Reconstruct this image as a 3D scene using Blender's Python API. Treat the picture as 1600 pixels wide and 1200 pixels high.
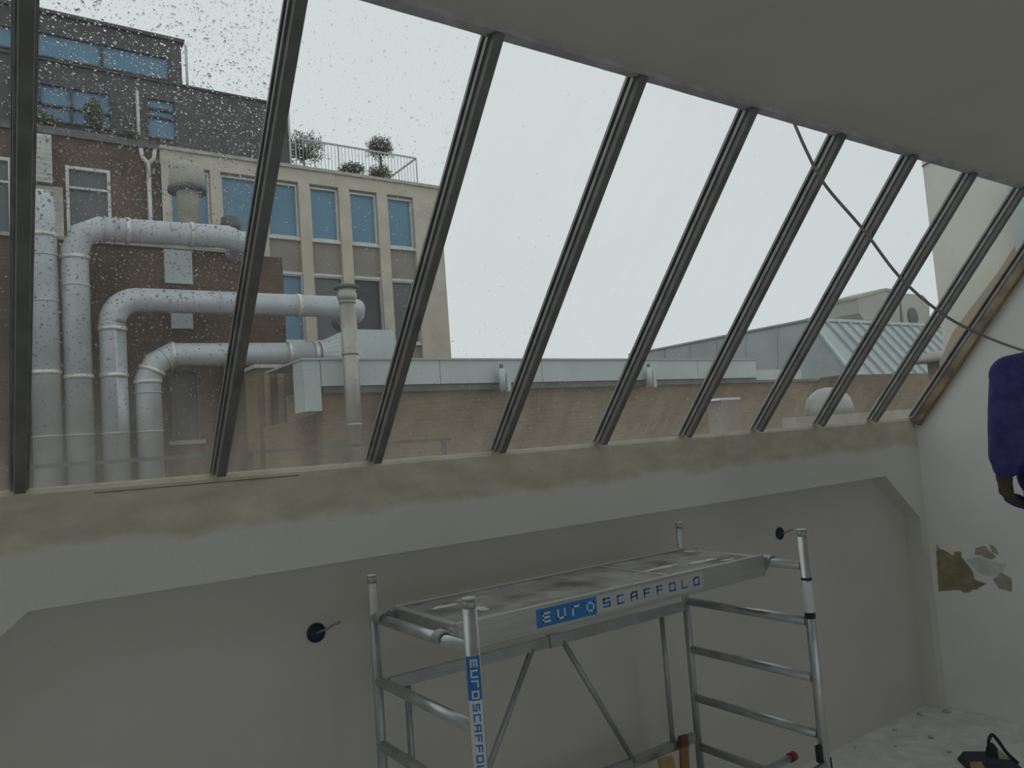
import bpy, bmesh, math, random
from mathutils import Vector, Matrix
random.seed(7)
S = bpy.context.scene
for o in list(bpy.data.objects):
    bpy.data.objects.remove(o)
COL = S.collection
PI = math.pi

# ------------------------------------------------------------------ camera
YAW, PITCH, ROLL = math.radians(35.018), math.radians(4.3408), math.radians(-4.2532)
fw = Vector((math.sin(YAW)*math.cos(PITCH), math.cos(YAW)*math.cos(PITCH), math.sin(PITCH)))
rt0 = Vector((math.cos(YAW), -math.sin(YAW), 0)); up0 = rt0.cross(fw)
rt = math.cos(ROLL)*rt0 + math.sin(ROLL)*up0
up = -math.sin(ROLL)*rt0 + math.cos(ROLL)*up0
cd = bpy.data.cameras.new('camera'); cam = bpy.data.objects.new('camera', cd); COL.objects.link(cam)
m = Matrix((rt, up, -fw)).transposed().to_4x4(); m.translation = Vector((0, -3.15, 2.22))
cam.matrix_world = m
cd.sensor_fit = 'HORIZONTAL'; cd.sensor_width = 36; cd.lens = 36*1207.13/1600
cd.clip_start = .05; cd.clip_end = 300
S.camera = cam

# ------------------------------------------------------------------ overcast sky
W = bpy.data.worlds.new('overcast_sky'); S.world = W; W.use_nodes = True
wn = W.node_tree.nodes; wl = W.node_tree.links
bg = wn['Background']
tc = wn.new('ShaderNodeTexCoord'); nz = wn.new('ShaderNodeTexNoise'); cr = wn.new('ShaderNodeValToRGB')
nz.inputs['Scale'].default_value = 1.6; nz.inputs['Detail'].default_value = 4; nz.inputs['Roughness'].default_value = .45
cr.color_ramp.elements[0].position = .3; cr.color_ramp.elements[0].color = (.600, .648, .665, 1)
cr.color_ramp.elements[1].position = .7; cr.color_ramp.elements[1].color = (.665, .705, .715, 1)
wl.new(tc.outputs['Generated'], nz.inputs['Vector']); wl.new(nz.outputs['Fac'], cr.inputs['Fac']); wl.new(cr.outputs['Color'], bg.inputs['Color'])
bg.inputs['Strength'].default_value = 1.085
S.view_settings.view_transform = 'Standard'; S.view_settings.look = 'None'
S.view_settings.gamma = 1; S.view_settings.use_curve_mapping = False
S.view_settings.exposure = 0.0

# ------------------------------------------------------------------ materials
def newmat(name):
    mt = bpy.data.materials.new(name); mt.use_nodes = True
    return mt, mt.node_tree.nodes, mt.node_tree.links, mt.node_tree.nodes['Principled BSDF']
def posnode(N):
    g = N.new('ShaderNodeNewGeometry'); return g.outputs['Position']
def mat(name, c1, c2=None, scale=4, rough=.8, metal=0, detail=5, bump=0, bscale=None, stretch=None, lo=.35, hi=.65, spec=.5):
    mt, N, L, b = newmat(name)
    b.inputs['Roughness'].default_value = rough; b.inputs['Metallic'].default_value = metal
    b.inputs['Specular IOR Level'].default_value = spec
    c2 = c2 or tuple(v*.85 for v in c1)
    p = posnode(N); mp = N.new('ShaderNodeMapping'); L.new(p, mp.inputs['Vector'])
    if stretch: mp.inputs['Scale'].default_value = stretch
    n = N.new('ShaderNodeTexNoise'); n.inputs['Scale'].default_value = scale; n.inputs['Detail'].default_value = detail
    L.new(mp.outputs['Vector'], n.inputs['Vector'])
    r = N.new('ShaderNodeValToRGB'); r.color_ramp.elements[0].position = lo; r.color_ramp.elements[1].position = hi
    r.color_ramp.elements[0].color = (*c2, 1); r.color_ramp.elements[1].color = (*c1, 1)
    L.new(n.outputs['Fac'], r.inputs['Fac']); L.new(r.outputs['Color'], b.inputs['Base Color'])
    if bump:
        n2 = N.new('ShaderNodeTexNoise'); n2.inputs['Scale'].default_value = bscale or scale*6; n2.inputs['Detail'].default_value = 4
        L.new(mp.outputs['Vector'], n2.inputs['Vector'])
        bp = N.new('ShaderNodeBump'); bp.inputs['Strength'].default_value = bump; bp.inputs['Distance'].default_value = .01
        L.new(n2.outputs['Fac'], bp.inputs['Height']); L.new(bp.outputs['Normal'], b.inputs['Normal'])
    return mt
def brickmat(name, c1, c2, mortar, sc=1.0):
    mt, N, L, b = newmat(name); b.inputs['Roughness'].default_value = .9
    p = posnode(N); sx = N.new('ShaderNodeSeparateXYZ'); L.new(p, sx.inputs[0])
    ad = N.new('ShaderNodeMath'); L.new(sx.outputs['X'], ad.inputs[0]); L.new(sx.outputs['Y'], ad.inputs[1])
    cb = N.new('ShaderNodeCombineXYZ'); L.new(ad.outputs[0], cb.inputs['X']); L.new(sx.outputs['Z'], cb.inputs['Y'])
    t = N.new('ShaderNodeTexBrick'); L.new(cb.outputs[0], t.inputs['Vector'])
    t.inputs['Color1'].default_value = (*c1, 1); t.inputs['Color2'].default_value = (*c2, 1); t.inputs['Mortar'].default_value = (*mortar, 1)
    t.inputs['Scale'].default_value = sc; t.inputs['Brick Width'].default_value = .22; t.inputs['Row Height'].default_value = .065
    t.inputs['Mortar Size'].default_value = .008
    n = N.new('ShaderNodeTexNoise'); n.inputs['Scale'].default_value = .8; n.inputs['Detail'].default_value = 7; L.new(p, n.inputs['Vector'])
    r = N.new('ShaderNodeValToRGB'); r.color_ramp.elements[0].position = .3; r.color_ramp.elements[0].color = (.6, .6, .62, 1)
    r.color_ramp.elements[1].position = .7; r.color_ramp.elements[1].color = (1.25, 1.2, 1.15, 1)
    L.new(n.outputs['Fac'], r.inputs['Fac'])
    mx = N.new('ShaderNodeMixRGB'); mx.blend_type = 'MULTIPLY'; mx.inputs['Fac'].default_value = 1
    L.new(t.outputs['Color'], mx.inputs['Color1']); L.new(r.outputs['Color'], mx.inputs['Color2']); L.new(mx.outputs['Color'], b.inputs['Base Color'])
    return mt

M = {}
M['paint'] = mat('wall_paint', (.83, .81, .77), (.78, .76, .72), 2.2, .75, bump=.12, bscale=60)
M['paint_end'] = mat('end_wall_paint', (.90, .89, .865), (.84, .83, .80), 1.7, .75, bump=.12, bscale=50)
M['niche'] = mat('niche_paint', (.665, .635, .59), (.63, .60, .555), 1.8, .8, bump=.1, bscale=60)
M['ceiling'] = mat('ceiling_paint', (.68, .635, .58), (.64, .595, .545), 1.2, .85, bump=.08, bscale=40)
M['edge'] = mat('ceiling_edge_plaster', (.60, .57, .60), (.42, .40, .42), 9, .8, bump=.4, bscale=40)
M['floor'] = mat('dusty_concrete', (.80, .81, .79), (.60, .61, .60), 7, .9, bump=.5, bscale=30, lo=.3, hi=.68)
M['rafter'] = mat('dark_rafter_metal', (.215, .21, .195), (.16, .157, .145), 12, .5, .2)
M['rafter_lip'] = mat('aluminium_glazing_lip', (.30, .30, .29), (.2, .2, .2), 14, .4, .6)
M['wood_trim'] = mat('stained_timber', (.40, .31, .21), (.16, .12, .08), 6, .8, bump=.3, stretch=(3, 1, 1))
M['alu'] = mat('aluminium_tube', (.62, .64, .65), (.50, .52, .53), 10, .32, .75)
M['alu_dull'] = mat('dull_aluminium', (.47, .48, .48), (.36, .37, .37), 9, .45, .6)
M['beam_alu'] = mat('brushed_aluminium_beam', (.52, .51, .49), (.44, .43, .42), 14, .38, .6, stretch=(.15, 1, 3))
M['ply'] = mat('worn_plywood', (.34, .325, .315), (.10, .085, .075), 5, .6, bump=.2, lo=.3, hi=.62)
M['dust'] = mat('plaster_dust', (.66, .65, .62), (.5, .49, .47), 20, .9)
M['blue'] = mat('sticker_blue', (.025, .22, .60), (.022, .19, .54), 3, .5)
M['white'] = mat('sticker_white', (.78, .79, .80), (.7, .71, .72), 5, .5)
M['pale'] = mat('pale_print_field', (.58, .575, .56), (.52, .515, .50), 6, .45, .3)
M['black'] = mat('black_plastic', (.02, .02, .025), (.015, .015, .018), 5, .5)
M['socket'] = mat('dark_blue_socket', (.018, .025, .075), (.01, .015, .05), 9, .5)
M['red'] = mat('red_cap', (.35, .02, .03), (.28, .015, .02), 5, .5)
M['tanwood'] = mat('pale_pine', (.60, .42, .18), (.45, .30, .12), 8, .7, stretch=(1, 1, .2))
M['darkwood'] = mat('brown_wood', (.20, .07, .04), (.12, .04, .025), 8, .7)
M['brownwood'] = mat('mid_wood', (.34, .19, .08), (.25, .13, .05), 8, .7)
M['cable'] = mat('grey_cable', (.32, .32, .31), (.26, .26, .25), 8, .6)
M['olive'] = mat('bare_olive_plaster', (.38, .33, .205), (.27, .23, .135), 16, .95, bump=.5, bscale=50)
M['brownpl'] = mat('bare_brown_plaster', (.47, .44, .36), (.37, .34, .27), 18, .95, bump=.5, bscale=50)
M['filler'] = mat('white_filler', (.72, .73, .71), (.60, .60, .57), 14, .9, bump=.4, bscale=40)
M['brick_dark'] = brickmat('dark_brick', (.115, .075, .055), (.145, .095, .07), (.12, .10, .085))
M['brick_warm'] = brickmat('warm_brick', (.225, .152, .092), (.175, .125, .08), (.20, .16, .115))
M['cream'] = mat('cream_render', (.54, .49, .41), (.45, .405, .335), 1.4, .9, bump=.15)
M['spandrel'] = mat('taupe_spandrel', (.28, .255, .225), (.24, .215, .19), 1.3, .9)
M['clad'] = mat('dark_cladding', (.085, .077, .082), (.06, .055, .06), 3, .7)
M['stone'] = mat('pale_coping', (.45, .43, .38), (.34, .32, .28), 3, .9)
M['frame'] = mat('white_window_frame', (.60, .61, .58), (.5, .5, .47), 3, .6)
M['bluewin'] = mat('blue_window_glass', (.12, .245, .35), (.10, .215, .315), .7, .25, 0, spec=.4)
M['greywin'] = mat('grey_window_glass', (.12, .13, .145), (.09, .10, .11), 1.1, .25, 0, spec=.4)
M['darkwin'] = mat('dark_window_glass', (.035, .037, .045), (.02, .022, .027), 1.1, .3, 0)
M['duct'] = mat('galvanised_duct', (.50, .52, .545), (.42, .44, .46), 2.5, .5, .2)
M['duct_hi'] = mat('bright_duct_band', (.72, .71, .66), (.5, .5, .46), 5, .4, .3)
M['flue'] = mat('stainless_flue', (.44, .42, .37), (.33, .31, .27), 4, .4, .5)
M['zinc'] = mat('zinc_fascia', (.50, .555, .555), (.44, .495, .495), 1.3, .55, .1)
M['zincroof'] = mat('zinc_roof', (.43, .475, .48), (.36, .40, .405), .9, .55, .2)
M['gutter'] = mat('dark_gutter', (.14, .145, .145), (.09, .095, .095), 3, .7)
M['gravel'] = mat('roof_gravel', (.22, .20, .17), (.14, .125, .105), 6, .95, bump=.4)
M['party'] = mat('party_wall_render', (.80, .78, .69), (.68, .66, .585), 1.6, .9, bump=.2, stretch=(1, 1, .5))
M['tanrender'] = mat('tan_mortar_fillet', (.46, .36, .235), (.40, .36, .29), 3, .9, bump=.2)
M['unit'] = mat('beige_roof_unit', (.44, .43, .39), (.38, .37, .335), 1, .8)
M['leaf'] = mat('shrub_leaf', (.15, .17, .12), (.09, .105, .07), 6, .8)
M['twig'] = mat('twig_bark', (.10, .085, .07), (.07, .06, .05), 8, .9)
M['dome'] = mat('milky_dome', (.38, .385, .375), (.30, .305, .30), 2, .4)
M['jacket'] = mat('blue_violet_workwear', (.075, .062, .25), (.04, .032, .16), 14, .85, bump=.35, bscale=25)
M['trouser'] = mat('navy_trousers', (.03, .03, .06), (.02, .02, .04), 12, .9)
M['skin'] = mat('skin', (.50, .31, .22), (.44, .26, .18), 12, .6)
M['glove'] = mat('brown_glove', (.10, .075, .055), (.06, .045, .033), 18, .8)
M['hair'] = mat('dark_hair', (.03, .022, .016), (.02, .014, .01), 30, .7)
M['rubble'] = mat('plaster_rubble', (.66, .67, .65), (.42, .43, .42), 20, .95)
M['bag'] = mat('dark_canvas', (.05, .055, .075), (.03, .033, .045), 18, .9)
M['bagtrim'] = mat('ochre_leather', (.38, .28, .14), (.28, .20, .09), 15, .8)

def bandmat():
    mt, N, L, b = newmat('band_with_bare_sill'); b.inputs['Roughness'].default_value = .8
    p = posnode(N); sx = N.new('ShaderNodeSeparateXYZ'); L.new(p, sx.inputs[0])
    mp = N.new('ShaderNodeMapping'); mp.inputs['Scale'].default_value = (1, 1, 2.5); L.new(p, mp.inputs['Vector'])
    n = N.new('ShaderNodeTexNoise'); n.inputs['Scale'].default_value = 2.4; n.inputs['Detail'].default_value = 7; n.inputs['Roughness'].default_value = .6
    L.new(mp.outputs[0], n.inputs['Vector'])
    a = N.new('ShaderNodeMath'); a.operation = 'MULTIPLY_ADD'; L.new(n.outputs['Fac'], a.inputs[0]); a.inputs[1].default_value = .20; L.new(sx.outputs['Z'], a.inputs[2])
    r = N.new('ShaderNodeMapRange'); r.inputs['From Min'].default_value = 2.055; r.inputs['From Max'].default_value = 2.10; L.new(a.outputs[0], r.inputs['Value'])
    n2 = N.new('ShaderNodeTexNoise'); n2.inputs['Scale'].default_value = 5; n2.inputs['Detail'].default_value = 6; L.new(mp.outputs[0], n2.inputs['Vector'])
    r2 = N.new('ShaderNodeValToRGB'); r2.color_ramp.elements[0].position = .3; r2.color_ramp.elements[0].color = (.51, .452, .355, 1)
    r2.color_ramp.elements[1].position = .72; r2.color_ramp.elements[1].color = (.70, .645, .545, 1); L.new(n2.outputs['Fac'], r2.inputs['Fac'])
    n3 = N.new('ShaderNodeTexNoise'); n3.inputs['Scale'].default_value = 2; L.new(p, n3.inputs['Vector'])
    r3 = N.new('ShaderNodeValToRGB'); r3.color_ramp.elements[0].color = (.68, .665, .61, 1); r3.color_ramp.elements[1].color = (.75, .73, .675, 1); L.new(n3.outputs['Fac'], r3.inputs['Fac'])
    mx = N.new('ShaderNodeMixRGB'); L.new(r.outputs[0], mx.inputs['Fac']); L.new(r3.outputs[0], mx.inputs['Color1']); L.new(r2.outputs[0], mx.inputs['Color2'])
    L.new(mx.outputs[0], b.inputs['Base Color'])
    n4 = N.new('ShaderNodeTexNoise'); n4.inputs['Scale'].default_value = 45; L.new(p, n4.inputs['Vector'])
    bp = N.new('ShaderNodeBump'); bp.inputs['Strength'].default_value = .25; bp.inputs['Distance'].default_value = .01
    L.new(n4.outputs['Fac'], bp.inputs['Height']); L.new(bp.outputs[0], b.inputs['Normal'])
    return mt
M['band'] = bandmat()

def glassmat():
    mt, N, L, b = newmat('dirty_wet_glass'); N.remove(b); out = N['Material Output']
    p = posnode(N)
    tr = N.new('ShaderNodeBsdfTransparent'); tr.inputs['Color'].default_value = (.965, .975, .97, 1)
    gl = N.new('ShaderNodeBsdfGlossy'); gl.inputs['Roughness'].default_value = .02
    m1 = N.new('ShaderNodeMixShader'); m1.inputs[0].default_value = .022
    L.new(tr.outputs[0], m1.inputs[1]); L.new(gl.outputs[0], m1.inputs[2])
    tl = N.new('ShaderNodeBsdfTranslucent'); tl.inputs['Color'].default_value = (.76, .71, .61, 1)
    sx = N.new('ShaderNodeSeparateXYZ'); L.new(p, sx.inputs[0])
    mp = N.new('ShaderNodeMapping'); mp.inputs['Scale'].default_value = (5, 1.4, 1.4); L.new(p, mp.inputs['Vector'])
    n = N.new('ShaderNodeTexNoise'); n.inputs['Scale'].default_value = 2.2; n.inputs['Detail'].default_value = 6; L.new(mp.outputs[0], n.inputs['Vector'])
    lowz = N.new('ShaderNodeMapRange'); lowz.inputs['From Min'].default_value = 2.18; lowz.inputs['From Max'].default_value = 2.62
    lowz.inputs['To Min'].default_value = .12; lowz.inputs['To Max'].default_value = .02; L.new(sx.outputs['Z'], lowz.inputs['Value'])
    st = N.new('ShaderNodeMapRange'); st.inputs['From Min'].default_value = .35; st.inputs['From Max'].default_value = .75
    st.inputs['To Min'].default_value = .75; st.inputs['To Max'].default_value = 1.35; L.new(n.outputs['Fac'], st.inputs['Value'])
    f = N.new('ShaderNodeMath'); f.operation = 'MULTIPLY'; L.new(lowz.outputs[0], f.inputs[0]); L.new(st.outputs[0], f.inputs[1])
    m2 = N.new('ShaderNodeMixShader'); L.new(f.outputs[0], m2.inputs[0]); L.new(m1.outputs[0], m2.inputs[1]); L.new(tl.outputs[0], m2.inputs[2])
    L.new(m2.outputs[0], out.inputs['Surface'])
    return mt
M['glass'] = glassmat()
def cleanglass():
    mt, N, L, b = newmat('clear_glass'); N.remove(b)
    t = N.new('ShaderNodeBsdfTransparent'); t.inputs['Color'].default_value = (.96, .97, .96, 1)
    g = N.new('ShaderNodeBsdfGlossy'); g.inputs['Roughness'].default_value = .02; x = N.new('ShaderNodeMixShader'); x.inputs[0].default_value = .04
    L.new(t.outputs[0], x.inputs[1]); L.new(g.outputs[0], x.inputs[2]); L.new(x.outputs[0], N['Material Output'].inputs['Surface']); return mt
M['clearglass'] = cleanglass()
def dropmat():
    mt, N, L, b = newmat('rain_water')
    N.remove(b); g = N.new('ShaderNodeBsdfGlass'); g.inputs['IOR'].default_value = 1.33; g.inputs['Roughness'].default_value = 0
    L.new(g.outputs[0], N['Material Output'].inputs['Surface']); return mt
M['drop'] = dropmat()

# ------------------------------------------------------------------ mesh helpers
class MB:
    def __init__(s): s.v = []; s.f = []; s.sm = []
    def add(s, vs, fs, smooth=False):
        o = len(s.v); s.v += [tuple(v) for v in vs]
        for f in fs: s.f.append([i+o for i in f]); s.sm.append(smooth)
        return s
    def box(s, x0, x1, y0, y1, z0, z1):
        v = [(x, y, z) for x in (x0, x1) for y in (y0, y1) for z in (z0, z1)]
        return s.add(v, [(0, 1, 3, 2), (4, 6, 7, 5), (0, 4, 5, 1), (2, 3, 7, 6), (0, 2, 6, 4), (1, 5, 7, 3)])
    def bar(s, a, b, w, h, upv=(0, 0, 1)):
        a = Vector(a); b = Vector(b); d = (b-a).normalized(); u = Vector(upv); sd = d.cross(u).normalized(); u = sd.cross(d)
        v = [p + sd*i*w/2 + u*j*h/2 for p in (a, b) for i in (-1, 1) for j in (-1, 1)]
        return s.add(v, [(0, 1, 3, 2), (4, 6, 7, 5), (0, 4, 5, 1), (2, 3, 7, 6), (0, 2, 6, 4), (1, 5, 7, 3)])
    def tube(s, pts, r, n=12, cap=True, smooth=True):
        P = [Vector(p) for p in pts]; k = len(P); rs = r if isinstance(r, (list, tuple)) else [r]*k
        T = []
        for i in range(k):
            d = Vector((0, 0, 0))
            if i: d += (P[i]-P[i-1]).normalized()
            if i < k-1: d += (P[i+1]-P[i]).normalized()
            T.append(d.normalized())
        u = T[0].orthogonal().normalized(); vs = []
        for i in range(k):
            u = (u - T[i]*u.dot(T[i])).normalized(); w = T[i].cross(u)
            sc = 1.0
            if 0 < i < k-1:
                c = T[i].dot((P[i]-P[i-1]).normalized()); sc = 1.0
            for j in range(n):
                a = 2*PI*j/n; vs.append(P[i] + (u*math.cos(a)+w*math.sin(a))*rs[i]*sc)
        fs = [(i*n+j, i*n+(j+1) % n, (i+1)*n+(j+1) % n, (i+1)*n+j) for i in range(k-1) for j in range(n)]
        o = len(s.v); s.add(vs, fs, smooth)
        if cap:
            s.f.append([o+j for j in range(n)][::-1]); s.sm.append(False)
            s.f.append([o+(k-1)*n+j for j in range(n)]); s.sm.append(False)
        return s
    def lathe(s, c, prof, n=20, smooth=True):
        c = Vector(c); vs = []; k = len(prof)
        for r, z in prof:
            for j in range(n): a = 2*PI*j/n; vs.append(c+Vector((r*math.cos(a), r*math.sin(a), z)))
        fs = [(i*n+j, i*n+(j+1) % n, (i+1)*n+(j+1) % n, (i+1)*n+j) for i in range(k-1) for j in range(n)]
        fs.append(tuple(range(n))[::-1]); fs.append(tuple((k-1)*n+j for j in range(n)))
        return s.add(vs, fs, smooth)
    def prism(s, poly, axis, a0, a1):
        def pt(p, a):
            return {'x': (a, p[0], p[1]), 'y': (p[0], a, p[1]), 'z': (p[0], p[1], a)}[axis]
        n = len(poly); v = [pt(p, a0) for p in poly]+[pt(p, a1) for p in poly]
        fs = [tuple(range(n)), tuple(range(n, 2*n))[::-1]]+[(i, i+n, (i+1) % n+n, (i+1) % n) for i in range(n)]
        return s.add(v, fs)
    def mesh(s, name):
        me = bpy.data.meshes.new(name); me.from_pydata(s.v, [], s.f); me.update()
        for p, q in zip(me.polygons, s.sm): p.use_smooth = q
        bm = bmesh.new(); bm.from_mesh(me); bmesh.ops.recalc_face_normals(bm, faces=bm.faces); bm.to_mesh(me); bm.free()
        return me
    def build(s, name, m, parent=None, bevel=0):
        o = bpy.data.objects.new(name, s.mesh(name)); COL.objects.link(o)
        o.data.materials.append(M[m] if isinstance(m, str) else m)
        if parent: place(o, parent)
        if bevel:
            md = o.modifiers.new('bevel', 'BEVEL'); md.width = bevel; md.segments = 2; md.limit_method = 'ANGLE'
        return o
def place(o, parent):
    o.parent = parent
    t = Vector((0, 0, 0)); q = parent
    while q: t += q.location; q = q.parent
    if o.type == 'MESH': o.data.transform(Matrix.Translation(-t)) if t.length else None
    return o
def tag(o, label=None, cat=None, group=None, kind=None):
    if label: o['label'] = label
    if cat: o['category'] = cat
    if group: o['group'] = group
    if kind: o['kind'] = kind
    return o
def empty(name, loc, label=None, cat=None, group=None, kind=None):
    o = bpy.data.objects.new(name, None); COL.objects.link(o); o.location = loc; o.empty_display_size = .1
    return tag(o, label, cat, group, kind)
def arc(c, r, a0, a1, n, ax1, ax2):
    c = Vector(c); ax1 = Vector(ax1); ax2 = Vector(ax2)
    return [c+ax1*r*math.cos(a0+(a1-a0)*i/n)+ax2*r*math.sin(a0+(a1-a0)*i/n) for i in range(n+1)]

# ================================================================== ROOM SHELL
XL, XR, YB, ZC = -2.4927, 5.99, -6.0, 3.577
fl = MB().box(XL-.2, XR+.2, YB-.2, .25, -.2, 0).build('floor', 'floor'); tag(fl, kind='structure')
ce = MB().box(XL-.2, XR+.2, YB-.2, -1.15, ZC, ZC+.14).build('ceiling', 'ceiling'); tag(ce, kind='structure')
fill_wins = [(-1.9, .2), (.7, 2.8), (3.3, 5.4)]  # unseen back windows, added to let more sky light into the room
BW0, BW1 = .55, 3.25
def wall_holes(x0, x1, z0, z1, y, th, holes):
    """wall in plane y with rectangular openings"""
    xs = sorted({x0, x1, *[h[0] for h in holes], *[h[1] for h in holes]}); zs = sorted({z0, z1, *[h[2] for h in holes], *[h[3] for h in holes]})
    mb = MB()
    for a, b in zip(xs[:-1], xs[1:]):
        run = None
        for c, d in zip(zs[:-1], zs[1:]):
            cx, cz = (a+b)/2, (c+d)/2
            if any(h[0] < cx < h[1] and h[2] < cz < h[3] for h in holes):
                if run: mb.box(a, b, y, y+th, *run); run = None
            else: run = (run[0], d) if run else (c, d)
        if run: mb.box(a, b, y, y+th, *run)
    return mb
wb = wall_holes(XL-.2, XR+.2, 0, ZC, YB-.2, .2, [(a, b, BW0, BW1) for a, b in fill_wins]).build('wall_back', 'paint'); tag(wb, kind='structure')
for q, (a, b) in enumerate(fill_wins):
    wf = MB().box(a, a+.06, YB-.14, YB-.06, BW0, BW1).box(b-.06, b, YB-.14, YB-.06, BW0, BW1).box(a+.06, b-.06, YB-.14, YB-.06, BW0, BW0+.06).box(a+.06, b-.06, YB-.14, YB-.06, BW1-.06, BW1)
    wf.box((a+b)/2-.03, (a+b)/2+.03, YB-.14, YB-.06, BW0+.06, BW1-.06)
    wo = wf.build('window_%d' % (q+2), 'rafter'); tag(wo, 'dark framed window in the wall behind the photographer', kind='structure')
    for c, d in ((a+.06, (a+b)/2-.03), ((a+b)/2+.03, b-.06)):
        MB().box(c, d, YB-.105, YB-.095, BW0+.06, BW1-.06).build('window_pane', 'clearglass', wo)
side = [(YB-.2, 0), (.25, 0), (.25, 1.93), (.02, 2.18), (-1.13, ZC-.005), (-1.15, ZC), (YB-.2, ZC)]
wr = MB().prism(side, 'x', XR, XR+.2).build('wall_right', 'paint_end'); tag(wr, kind='structure')
wlft = MB().prism(side, 'x', XL-.2, XL).build('wall_left', 'paint'); tag(wlft, kind='structure')
# knee wall: recessed back panel and a front layer with a chamfered recess cut out
kw = empty('wall_window', (2, .1, 0), kind='structure')
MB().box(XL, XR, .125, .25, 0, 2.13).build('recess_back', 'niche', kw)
U = [(XL, 0), (-.27, 0), (-.27, 1.427), (.1415, 1.773), (5.4895, 1.773), (5.898, 1.427), (5.898, 0), (XR, 0), (XR, 2.165), (XL, 2.165)]
bd = MB().prism(U, 'y', 0, .125).build('upper_band', 'band', kw)
MB().prism([(0, 2.165), (.22, 2.13), (.22, 2.16), (.035, 2.186), (.012, 2.186)], 'x', XL, XR).build('sill_fillet', 'band', kw)
MB().prism([(-.0015, 2.150), (.02, 2.150), (.02, 2.153), (-.003, 2.1535)], 'x', .35, 1.1).build('sill_crack_lip', 'wood_trim', kw)
# irregular plaster edge under the glazing top
tr = MB()
k = 160; dd = 0
for i in range(k):
    x0 = XL + (XR-XL)*i/k; x1 = XL+(XR-XL)*(i+1)/k; dd = .7*dd+random.uniform(-.0022, .0022)
    tr.box(x0, x1, -1.185, -1.142+dd, 3.558+dd*.4, ZC+.02)
t1 = tr.build('trim_1', 'edge'); tag(t1, kind='structure')
# rake timber along the end wall
sl = Vector((0, -1.15, 1.391)).normalized(); nn = Vector((0, .771, .637))
g0 = Vector((0, 0, 2.186))
def gp(x, t, d=0): return Vector((x, g0.y, g0.z)) + sl*t + nn*d
t2 = MB().bar(gp(XR-.03, -.02, -.04), gp(XR-.03, 1.80, -.04), .06, .07, nn).build('trim_2', 'wood_trim'); tag(t2, kind='structure')

# ================================================================== SLOPED GLAZING
SP, X0 = .6541, .1237
gz = empty('window_1', (2, 0, 2.186), kind='structure', label='row of tilted glass panes between dark metal rafters', cat=None)
T1 = 1.96
for i in range(-4, 10):
    x = X0+i*SP
    if i == -4: x += .03
    if i == 9: x -= .07
    w = .036 if i < 9 else .018
    r = MB().bar(gp(x, .022, -.026), gp(x, 1.81, -.026), w, .050, nn).build('rafter', 'rafter', gz, .004)
    lip = MB().bar(gp(x-w/2-.004, .012, -.012), gp(x-w/2-.004, 1.81, -.012), .008, .016, nn)
    lip.bar(gp(x+w/2+.004, .012, -.012), gp(x+w/2+.004, 1.81, -.012), .008, .016, nn)
    lip.bar(gp(x, 0, .016), gp(x, T1, .016), .06, .012, nn)
    lp = lip.build('glazing_lip', 'rafter_lip', r)
def add_drops(mb, c, r, h):
    n = 7; e1 = Vector((1, 0, 0)); e2 = sl; st = random.uniform(.85, 1.35); vs = []
    for rr, hh in ((1, 0), (.8, .55), (.42, .9)):
        for j in range(n): a = 2*PI*j/n; vs.append(c+e1*math.cos(a)*r*rr+e2*math.sin(a)*r*rr*st+nn*h*hh)
    vs.append(c+nn*h)
    fs = [(q*n+j, q*n+(j+1) % n, (q+1)*n+(j+1) % n, (q+1)*n+j) for q in range(2) for j in range(n)]
    fs += [(2*n+j, 2*n+(j+1) % n, 3*n) for j in range(n)]
    mb.add(vs, fs, True); o = len(mb.v)-len(vs); mb.f.append([o+j for j in range(n)][::-1]); mb.sm.append(False)
dens = {-1: 3600, 0: 7800, 1: 1700, 2: 600, 3: 260, 4: 200, 5: 140, 6: 110, 7: 90, 8: 60}
for i in range(-4, 9):
    xa, xb = X0+i*SP+.02, X0+(i+1)*SP-.02
    if i == 8: xb = XR-.06
    pane = MB()
    a, b, c, d = gp(xa, -.02, .003), gp(xb, -.02, .003), gp(xb, T1, .003), gp(xa, T1, .003)
    e = nn*.006
    pane.add([a, b, c, d, a+e, b+e, c+e, d+e], [(0, 1, 2, 3), (7, 6, 5, 4), (0, 4, 5, 1), (1, 5, 6, 2), (2, 6, 7, 3), (3, 7, 4, 0)])
    p = pane.build('glass_pane', 'glass', gz)
    if i in dens:
        mb = MB()
        for q in range(dens[i]):
            t = random.betavariate(2.2, 1.2)*1.8 if i < 2 else random.uniform(0, 1.8)
            r = min(.0044, .0009+random.expovariate(1/.0008)) * (1 if i < 1 else .8 if i == 1 else .65)
            add_drops(mb, gp(random.uniform(xa+.01, xb-.01), t, .0095), r, r*.30)
        if i > 0:
            for q in range(700):
                t = random.betavariate(1, 2.2)*.75
                r = min(.0034, .0008+random.expovariate(1/.0006))
                add_drops(mb, gp(random.uniform(xa+.01, xb-.01), t, .0095), r, r*.3)
        dr = mb.build('raindrops', 'drop', p); tag(dr, kind='stuff')

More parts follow.
